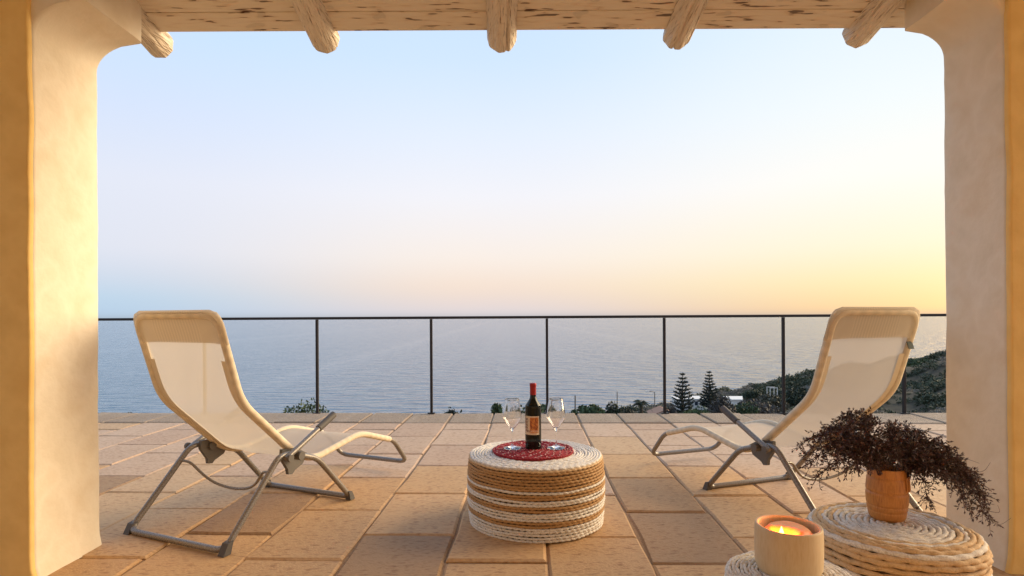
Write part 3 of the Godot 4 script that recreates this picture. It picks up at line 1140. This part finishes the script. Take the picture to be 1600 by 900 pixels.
	for i in rows:
		var f := float(i) / (rows - 1)
		for j in cols:
			var a := TAU * j / cols
			var hw := w + 0.021
			var corner := maxf(0.0, f - 0.52) / 0.48
			hw -= 0.055 * (1.0 - sqrt(maxf(0.0, 1.0 - corner * corner)))
			var th := 0.0215 * sqrt(maxf(0.0, 1.0 - pow(maxf(0, f - 0.9) / 0.1, 2.0)))
			var cx := signf(cos(a)) * pow(absf(cos(a)), 0.35) * hw
			var cz := signf(sin(a)) * pow(absf(sin(a)), 0.8) * th * (0.55 + 0.45 * pow(absf(cos(a)), 4.0))
			var along := 0.26 + f * 0.152
			along -= 0.012 * (1.0 - f) * (1 - pow(cos(a), 2.0)) * -1.0
			cz += 0.0014 * sin(cos(a) * 30.0 + f * 7.0) * (1 - f)
			var q := Vector2(-0.268, 0.595) + dir * along + nr * cz
			hpts.append(P(cx, q.x, q.y))
	var hb := MB.new()
	hb.grid(rows, cols, hpts, true, true)
	hb.fan(hpts.slice((rows - 1) * cols), false)
	obj("head_pocket", hb, M.pocket, t)
	return t

func deck_chairs() -> void:
	var pocket: StandardMaterial3D = M.cloth.duplicate()
	pocket.albedo_color = Color(0.84, 0.73, 0.57).linear_to_srgb()
	pocket.albedo_color.a = 0.76
	pocket.uv1_scale = Vector3(160, 40, 1)
	M.pocket = pocket
	make_chair("beige sling lounge chair on grey tube legs facing right, nearer the left pillar", Vector3(-1.245, 0, -2.845), -24.0)
	var b := make_chair("beige sling lounge chair on grey tube legs facing left, behind the dried plant", Vector3(1.505, 0, -2.95), 20.0)
	var c := MB.new()
	var dir := Vector2(-0.117, 0.37).normalized()
	var q := Vector2(-0.268, 0.595) + dir * 0.235
	c.box(P(0.236, q.x - 0.0215, q.y - 0.006), Vector3(0.034, 0.034, 0.003), 0.0, Basis(Vector3.RIGHT, -0.31))
	obj("care_label", c, M.care, b)

# ---------------------------------------------------------------- woven poufs
func rope_ring(b: MB, R: float, y: float, r: float, n: int, phase: float, flat := 1.0, tilt := 0.0) -> void:
	var seg := n * 4
	var pol := 7
	var pts := PackedVector3Array()
	var wob := rng.randf() * TAU
	for i in seg:
		var th := TAU * i / seg
		var RR := R + 0.0012 * sin(th * 5 + wob) + 0.0008 * sin(th * 11 + wob * 2)
		var yy := y + 0.0013 * sin(th * 4 + wob * 3) + 0.0008 * sin(th * 9 + wob)
		for k in pol:
			var ph := TAU * k / pol
			var lobe := absf(sin((ph - th * n) * 0.5 + phase * 0.5))
			var rr := r * (0.46 + 0.60 * sqrt(lobe))
			var o := Vector2(cos(ph) * rr, sin(ph) * rr * flat)
			o = o.rotated(tilt)
			pts.append(Vector3(cos(th) * (RR + o.x), yy + o.y, sin(th) * (RR + o.x)))
	# close the ring
	for k in pol:
		pts.append(pts[k])
	b.grid(seg + 1, pol, pts, true, true)

func pouf(called: String, label: String, at: Vector3, R: float, H: float, side_colors: String, top_colors: String, top_r0: float, bulge: float, rope: float, side_pitch: float, shoulder := 0.0) -> Node3D:
	var t := thing(called, label, "pouf", at, 0.0, "woven rope poufs")
	var parts := {"w": MB.new(), "t": MB.new(), "p": MB.new()}
	var core := MB.new()
	var cs := maxf(shoulder, rope * 1.5)
	core.lathe(PackedVector2Array([Vector2(0.001, 0.004), Vector2(R - rope * 1.6, 0.004), Vector2(R - rope * 1.0, H * 0.4), Vector2(R - rope * 1.1, H - cs - rope * 0.5), Vector2(R - rope * 0.8 - cs * 0.5, H - rope * 0.9 - cs * 0.4), Vector2(R - cs - rope * 0.5, H - rope * 1.0), Vector2(0.001, H - rope * 1.0)]), 48)
	obj("core", core, M.seam, t)
	var rows := side_colors.length()
	var SH := H - rope - shoulder
	for i in rows:
		var f := (i + 0.5) / rows
		var y := f * SH + 0.002
		var off := bulge * sin(PI * clampf(1.0 - f, 0, 1) * 0.85 + 0.25) - bulge
		var rr := SH / rows * 0.5
		rope_ring(parts[side_colors[rows - 1 - i]], R - rr * 0.9 + off, y, rr * 1.04, int(TAU * R / (rr * side_pitch)), i * 2.1)
	var k := 0
	if shoulder > 0:
		var n := int(shoulder * PI * 0.5 / (rope * 1.05)) + 1
		for i in n:
			var a := PI * 0.5 * (i + 0.4) / n
			rope_ring(parts[top_colors[k % top_colors.length()]], R - rope * 0.6 - shoulder * (1.0 - cos(a)), H - rope * 0.6 - shoulder * (1.0 - sin(a)), rope * 0.58, int(TAU * R / (rope * side_pitch * 0.5)), i * 2.6, 1.0)
			k += 1
	var R2 := R - (rope * 1.5 if shoulder == 0.0 else shoulder + rope * 0.9)
	while R2 > top_r0:
		rope_ring(parts[top_colors[k % top_colors.length()]], R2, H - rope * 0.62 - 0.003 * pow(float(R2) / R, 8.0), rope * 0.56, maxi(8, int(TAU * R2 / (rope * 2.6))), k * 1.7, 0.85)
		R2 -= rope * 0.98
		k += 1
	for e in [["white_rope", "w"], ["tan_rope", "t"], ["pale_rope", "p"]]:
		if parts[e[1]].v.size():
			obj(e[0], parts[e[1]], M[e[0]], t)
	return t

func poufs() -> void:
	pouf("woven_pouf", "round woven rope pouf with tan and white bands standing between the two lounge chairs", Vector3(0.138, 0, -2.775), 0.322, 0.318, "pttttttwttwwttwwwttwwwww", "w", 0.15, 0.012, 0.0135, 4.4)
	pouf("woven_pouf", "large woven rope pouf with warm light put into its honey ropes, in the lower right corner under the potted plant", Vector3(1.177, 0, -1.80), 0.241, 0.320, "ppwpppwppppwpp", "ppwppwpwwwwwwwwww", 0.012, 0.008, 0.0165, 7.0, 0.045)  # honey sides and outer rings: warm light put into the rope colours
	pouf("woven_pouf", "small finely woven pale pouf under the lit candle at the bottom edge", Vector3(0.70, 0, -1.455), 0.155, 0.318, "wwwwpwwwwwpwwwwwwwwpwwwwwwww", "w", 0.01, 0.006, 0.0095, 4.4)

# ---------------------------------------------------------------- things on the middle pouf
func on_pouf() -> void:
	var top := 0.316
	# crocheted mat: red rings with pale flecks
	var t := thing("placemat", "round red crocheted placemat with pale flecks on the middle pouf", "placemat", Vector3(0.127, top, -2.79))
	var base := MB.new()
	base.lathe(PackedVector2Array([Vector2(0.19, -0.001), Vector2(0.191, 0.004), Vector2(0.001, 0.004)]), 48)
	obj("backing", base, M.red, t)
	var b := MB.new()
	var w := MB.new()
	var R := 0.186
	var k := 0
	while R > 0.02:
		rope_ring(b, R, 0.007, 0.0062, maxi(8, int(TAU * R / 0.016)), k * 1.9, 0.7)
		var nf := int(TAU * R / 0.055)
		for i in nf:
			var a := TAU * (i + 0.5 * (k % 2) + rng.randf() * 0.35) / nf
			var c := Vector3(cos(a) * R, 0.0115, sin(a) * R)
			w.box(c, Vector3(0.004, 0.0025, rng.randf_range(0.008, 0.014)), 0.001, Basis(Vector3.UP, -a + 0.7 * (1 if k % 2 else -1)))
		R -= 0.0118
		k += 1
	obj("crochet", b, M.red, t)
	var fl := obj("fleck", w, M.fleck, t)
	fl.set_meta("kind", "stuff")
	top += 0.0125
	# bottle
	var bt := thing("wine_bottle", "dark wine bottle with red foil neck and cream and orange label on the red placemat", "bottle", Vector3(0.129, top, -2.81), -0.28)
	var g := MB.new()
	g.lathe(smooth_profile([Vector2(0.001, 0.0), Vector2(0.034, 0.0), Vector2(0.038, 0.004), Vector2(0.0385, 0.10), Vector2(0.0385, 0.190), Vector2(0.036, 0.205), Vector2(0.022, 0.226), Vector2(0.0155, 0.240), Vector2(0.0142, 0.262), Vector2(0.0142, 0.300), Vector2(0.001, 0.301)]), 48)
	obj("glass_body", g, M.bottle, bt)
	var cap := MB.new()
	cap.lathe(PackedVector2Array([Vector2(0.0150, 0.252), Vector2(0.0150, 0.290), Vector2(0.0163, 0.292), Vector2(0.0163, 0.305), Vector2(0.0150, 0.308), Vector2(0.001, 0.3085)]), 32)
	obj("foil_capsule", cap, M.foil, bt)
	var lab := MB.new()
	var pts := PackedVector3Array()
	for i in 2:
		for j in 17:
			var a := PI * 0.5 - 1.05 + 2.1 * j / 16.0
			pts.append(Vector3(cos(a) * 0.0389, 0.155 - i * 0.088 if i == 0 else 0.067, sin(a) * 0.0389))
	lab.grid(2, 17, pts, false, true)
	# printed left to right as seen from the front
	for i in lab.uv.size():
		lab.uv[i].x = 1.0 - lab.uv[i].x
	var lm := mat(Color(1, 1, 1), 0.6)
	lm.albedo_texture = label_tex()
	obj("paper_label", lab, lm, bt)
	for p in [[0.029, -2.80, "clear empty wine glass left of the bottle on the red placemat"], [0.237, -2.80, "clear empty wine glass right of the bottle on the red placemat"]]:
		var wg := thing("wine_glass", p[2], "wine glass", Vector3(p[0], top, p[1]), 0.0, "wine glasses")
		var bowl := MB.new()
		bowl.lathe(smooth_profile([Vector2(0.003, 0.088), Vector2(0.010, 0.094), Vector2(0.026, 0.112), Vector2(0.040, 0.132), Vector2(0.0445, 0.150), Vector2(0.042, 0.180), Vector2(0.037, 0.210), Vector2(0.0335, 0.234), Vector2(0.0325, 0.234), Vector2(0.036, 0.210), Vector2(0.041, 0.180), Vector2(0.0433, 0.150), Vector2(0.039, 0.133), Vector2(0.025, 0.114), Vector2(0.010, 0.098), Vector2(0.001, 0.094)]), 48)
		obj("bowl", bowl, M.solid_glass, wg)
		var st := MB.new()
		st.lathe(smooth_profile([Vector2(0.001, 0.0), Vector2(0.042, 0.0005), Vector2(0.0425, 0.002), Vector2(0.030, 0.0045), Vector2(0.010, 0.011), Vector2(0.0042, 0.022), Vector2(0.0034, 0.05), Vector2(0.0036, 0.075), Vector2(0.005, 0.086), Vector2(0.009, 0.0935), Vector2(0.001, 0.0938)]), 32)
		obj("stem_and_foot", st, M.solid_glass, wg)

func smooth_profile(p: Array) -> PackedVector2Array:
	var out := PackedVector2Array()
	for i in p.size() - 1:
		var a: Vector2 = p[maxi(i - 1, 0)]
		var b: Vector2 = p[i]
		var c: Vector2 = p[i + 1]
		var d: Vector2 = p[mini(i + 2, p.size() - 1)]
		# keep sharp corners sharp
		var sharp1 := (b - a).angle_to(c - b) if i > 0 else 0.0
		var sharp2 := (c - b).angle_to(d - c) if i < p.size() - 2 else 0.0
		if absf(sharp1) > 0.9:
			a = b * 2 - c
		if absf(sharp2) > 0.9:
			d = c * 2 - b
		for k in 4:
			var t := k / 4.0
			out.append(b.cubic_interpolate(c, a, d, t))
	out.append(p[-1])
	for i in out.size():
		out[i].x = maxf(out[i].x, 0.0005)
	return out

func label_tex() -> ImageTexture:
	var w := 160
	var h := 176
	var im := Image.create_empty(w, h, false, Image.FORMAT_RGBA8)
	im.fill(Color(0.88, 0.80, 0.68))
	# the picture on the right: orange ground with a darker sweeping figure
	var n := FastNoiseLite.new()
	n.seed = 4
	n.frequency = 0.03
	for y in range(12, 160):
		for x in range(66, 150):
			var v := n.get_noise_2d(x, y * 0.6)
			var c := Color(0.85, 0.55, 0.27).lerp(Color(0.62, 0.30, 0.12), clampf(v + 0.4, 0, 1))
			var swirl := absf(sin((x - 100) * 0.06 + sin(y * 0.045) * 2.2))
			if swirl < 0.16 and y > 24 and y < 120:
				c = Color(0.42, 0.17, 0.08)
			im.set_pixel(x, y, c)
	# upright handwriting on the left and a line of it at the foot
	for k in 5:
		for s in 90:
			var yy := 20 + k * 26 + int(s * 0.24)
			var xx := 24 + int(16 * sin(s * 0.21 + k * 1.9) + 8 * sin(s * 0.5 + k))
			im.fill_rect(Rect2i(xx, yy, 3, 3), Color(0.36, 0.16, 0.12))
	for s in 110:
		var xx := 34 + s
		var yy := 140 + int(9 * sin(s * 0.55) + 4 * sin(s * 1.3))
		im.fill_rect(Rect2i(xx, yy, 3, 4), Color(0.93, 0.86, 0.74) if s > 34 else Color(0.36, 0.16, 0.12))
	return ImageTexture.create_from_image(im)

# ---------------------------------------------------------------- things on the side poufs
func on_side_tables() -> void:
	var top := 0.316
	# candle bowl
	var t := thing("candle", "lit candle of orange wax in a thick pale wooden bowl on the small pouf", "candle", Vector3(0.704, top, -1.472))
	t.scale = Vector3(0.91, 0.985, 0.91)
	var b := MB.new()
	b.lathe(smooth_profile([Vector2(0.001, 0.0), Vector2(0.072, 0.0), Vector2(0.080, 0.005), Vector2(0.085, 0.018), Vector2(0.0865, 0.05), Vector2(0.086, 0.10), Vector2(0.0845, 0.1125), Vector2(0.0815, 0.1150), Vector2(0.0775, 0.1140), Vector2(0.0755, 0.108), Vector2(0.0745, 0.085), Vector2(0.060, 0.06), Vector2(0.001, 0.058)]), 64)
	obj("wooden_bowl", b, M.bowl, t)
	var w := MB.new()
	var n := FastNoiseLite.new()
	n.frequency = 14.0
	var pts := PackedVector3Array()
	for i in 14:
		var r := 0.0742 * (13 - i) / 13.0 + 0.0003
		for k in 48:
			var a := TAU * k / 48
			var x := cos(a) * r
			var z := sin(a) * r
			var wick_d := Vector2(x + 0.038, z - 0.040).length()
			var y := 0.085 + 0.024 * smooth(0.015, 0.055, wick_d) * (1 - smooth(0.045, 0.0745, r)) + n.get_noise_2d(x, z) * 0.003
			pts.append(Vector3(x, y, z))
	w.grid(14, 48, pts, true, false)
	obj("wax", w, M.wax, t)
	var wick := MB.new()
	wick.tube(PackedVector3Array([Vector3(-0.038, 0.082, 0.040), Vector3(-0.0375, 0.094, 0.0402)]), 0.0014, 6)
	obj("wick", wick, M.wick, t)
	var f := MB.new()
	f.lathe(smooth_profile([Vector2(0.0005, 0.0), Vector2(0.005, 0.003), Vector2(0.0072, 0.009), Vector2(0.0055, 0.018), Vector2(0.002, 0.027), Vector2(0.0004, 0.031)]), 20, Vector3(-0.0375, 0.092, 0.0402))
	obj("flame", f, M.flame, t)
	var l := OmniLight3D.new()
	l.name = "candle_light"
	l.light_color = Color(1.0, 0.50, 0.16)
	l.light_energy = 0.015
	l.light_size = 0.006
	l.omni_range = 8.0
	l.omni_attenuation = 2.0
	l.shadow_enabled = true
	l.position = Vector3(-0.0375, 0.102, 0.0402)
	t.add_child(l)
	# carved wooden pot
	var at := Vector3(1.192, top - 0.001, -1.845)
	var p := thing("wooden_pot", "orange brown turned wooden pot with carved rings on the large pouf", "pot", at, 0.4)
	p.scale = Vector3(0.79, 1.0, 0.79)
	var pot := MB.new()
	var prof := PackedVector2Array()
	for i in 60:
		var y := 0.158 * i / 59.0
		var u := i / 59.0
		var r := 0.0605 + 0.0115 * sin(PI * pow(u, 0.9)) + 0.004 * u
		for gy in [0.028, 0.045, 0.085, 0.088, 0.132]:
			r -= 0.0032 * exp(-pow((y - gy) / 0.0016, 2.0))
		if i < 3:
			r -= 0.004 * (3 - i) / 3.0
		prof.append(Vector2(r, y))
	prof.append(Vector2(0.063, 0.1595))
	prof.append(Vector2(0.0585, 0.159))
	prof.append(Vector2(0.0565, 0.154))
	prof.append(Vector2(0.055, 0.03))
	prof.append(Vector2(0.001, 0.028))
	pot.lathe(prof, 64)
	obj("turned_body", pot, M.pot, p)
	# carved flutes on the front
	for k in 3:
		var fl := MB.new()
		var a := 1.15 + 0.17 * k
		var line := PackedVector3Array()
		for i in 9:
			var y := 0.095 + 0.045 * i / 8.0
			var rr := 0.0752 + 0.0008 * sin(i * 0.7)
			line.append(Vector3(cos(a) * rr, y, sin(a) * rr))
		fl.tube(line, 0.0032, 8, true, 0.002)
		obj("carved_flute", fl, M.pot, p)
	dried_plant(at + Vector3(0, 0.15, 0))

func dried_plant(at: Vector3) -> void:
	var t := thing("dried_plant", "sprawling dried dark maroon plant arching out of the wooden pot", "dried plant", at)
	var leaves := MB.new()
	var ends := []
	for e in [[-0.255, 0.03, 0.03], [-0.25, 0.075, -0.03], [-0.235, 0.0, 0.05], [-0.21, 0.10, 0.0], [-0.17, 0.13, 0.05], [-0.16, 0.03, 0.07], [-0.13, 0.145, -0.03], [-0.09, 0.15, 0.02], [-0.05, 0.135, -0.05], [-0.2, 0.05, -0.04], [-0.14, 0.09, -0.06], [-0.1, 0.07, 0.07], [0.0, 0.125, 0.03],
			[0.05, 0.105, -0.03], [0.10, 0.085, 0.02], [0.14, 0.09, -0.05], [0.18, 0.06, 0.03], [0.21, 0.03, -0.03], [0.25, -0.02, 0.04], [0.27, -0.06, 0.0], [0.285, -0.10, 0.03], [0.30, -0.125, 0.0], [0.24, -0.09, 0.03], [0.19, -0.06, 0.06], [0.27, -0.11, -0.02], [0.12, 0.0, 0.08], [0.06, 0.06, 0.07],
			[-0.03, 0.07, 0.06], [0.085, -0.07, 0.06], [0.285, -0.13, 0.04], [-0.19, 0.07, 0.06], [0.16, 0.02, 0.05], [0.22, -0.02, 0.07], [0.26, -0.07, 0.06]]:
		ends.append(Vector3(e[0], e[1], e[2]))
	for i in ends.size():
		var e: Vector3 = ends[i]
		var s := Vector3(clampf(e.x, -0.032, 0.032), -0.05, clampf(e.z, -0.028, 0.028))
		var lift := 0.03 + 0.09 * absf(e.x) / 0.3 + maxf(0.0, e.y) * 0.4 + maxf(0.0, -e.y) * 0.5
		var c1 := Vector3(s.x * 1.2, 0.03, s.z * 1.2)
		var c2 := Vector3(e.x * 0.55, maxf(e.y, 0.0) * 0.75 + lift, e.z * 0.8)
		var line := PackedVector3Array()
		for k in 25:
			var u := k / 24.0
			line.append(s.bezier_interpolate(c1, c2, e, u) + Vector3(rng.randfn(), rng.randfn(), rng.randfn()) * 0.0014)
		var b := MB.new()
		b.tube(line, 0.0022, 5, false, 0.0007)
		# side twigs with whorls of needles
		for k in range(7, 25):
			var p := line[k]
			for q in 4:
				var d := (line[k] - line[k - 1]).normalized() * 0.8 + Vector3(rng.randfn(), rng.randfn(), rng.randfn()) * 0.75
				d = d.normalized()
				var L := rng.randf_range(0.016, 0.045)
				var e2 := p + d * L - Vector3.UP * L * 0.2
				var tw := PackedVector3Array([p, p.lerp(e2, 0.5) + Vector3.UP * L * 0.06, e2])
				b.tube(tw, 0.0009, 4, false, 0.0004)
				for z in 7:
					var u := (z + 0.6) / 7.0
					needle(leaves, p.lerp(e2, u), d, rng.randf_range(0.008, 0.015))
				for z in 3:
					needle(leaves, e2, d * 2.0, rng.randf_range(0.008, 0.014))
		obj("branch", b, M.twig, t)
	# a few bare curling tendrils
	for q in [[Vector3(0.23, 0.0, 0.02), Vector3(0.28, 0.0, 0.03), Vector3(0.30, 0.03, 0.03)], [Vector3(0.29, -0.125, 0.0), Vector3(0.34, -0.13, 0.02), Vector3(0.33, -0.105, 0.02)], [Vector3(0.27, -0.13, 0.04), Vector3(0.31, -0.160, 0.05), Vector3(0.345, -0.135, 0.05)], [Vector3(0.2, 0.05, 0.0), Vector3(0.25, 0.035, 0.0), Vector3(0.29, 0.02, 0.0)]]:
		var b := MB.new()
		b.tube(rounded(q, 0.03, 8), 0.0008, 5, false, 0.0004)
		obj("tendril", b, M.twig, t)
	var o := obj("foliage", leaves, M.dry, t, true)
	o.set_meta("kind", "stuff")

func needle(b: MB, p: Vector3, d: Vector3, L: float) -> void:
	var dir := (d + Vector3(rng.randfn(), rng.randfn(), rng.randfn()) * 0.8).normalized()
	var w := dir.cross(Vector3(rng.randfn(), rng.randfn(), rng.randfn())).normalized() * L * 0.17
	var v := rng.randf_range(0.6, 1.5)
	b.tint = [Color(0.065, 0.03, 0.028), Color(0.10, 0.06, 0.05), Color(0.06, 0.045, 0.03), Color(0.17, 0.12, 0.10)][[0, 1, 2, 0, 1, 2, 0, 3][rng.randi() % 8]] * v
	var m := p + dir * L * 0.5
	b.quad(p, m - w, p + dir * L, m + w)
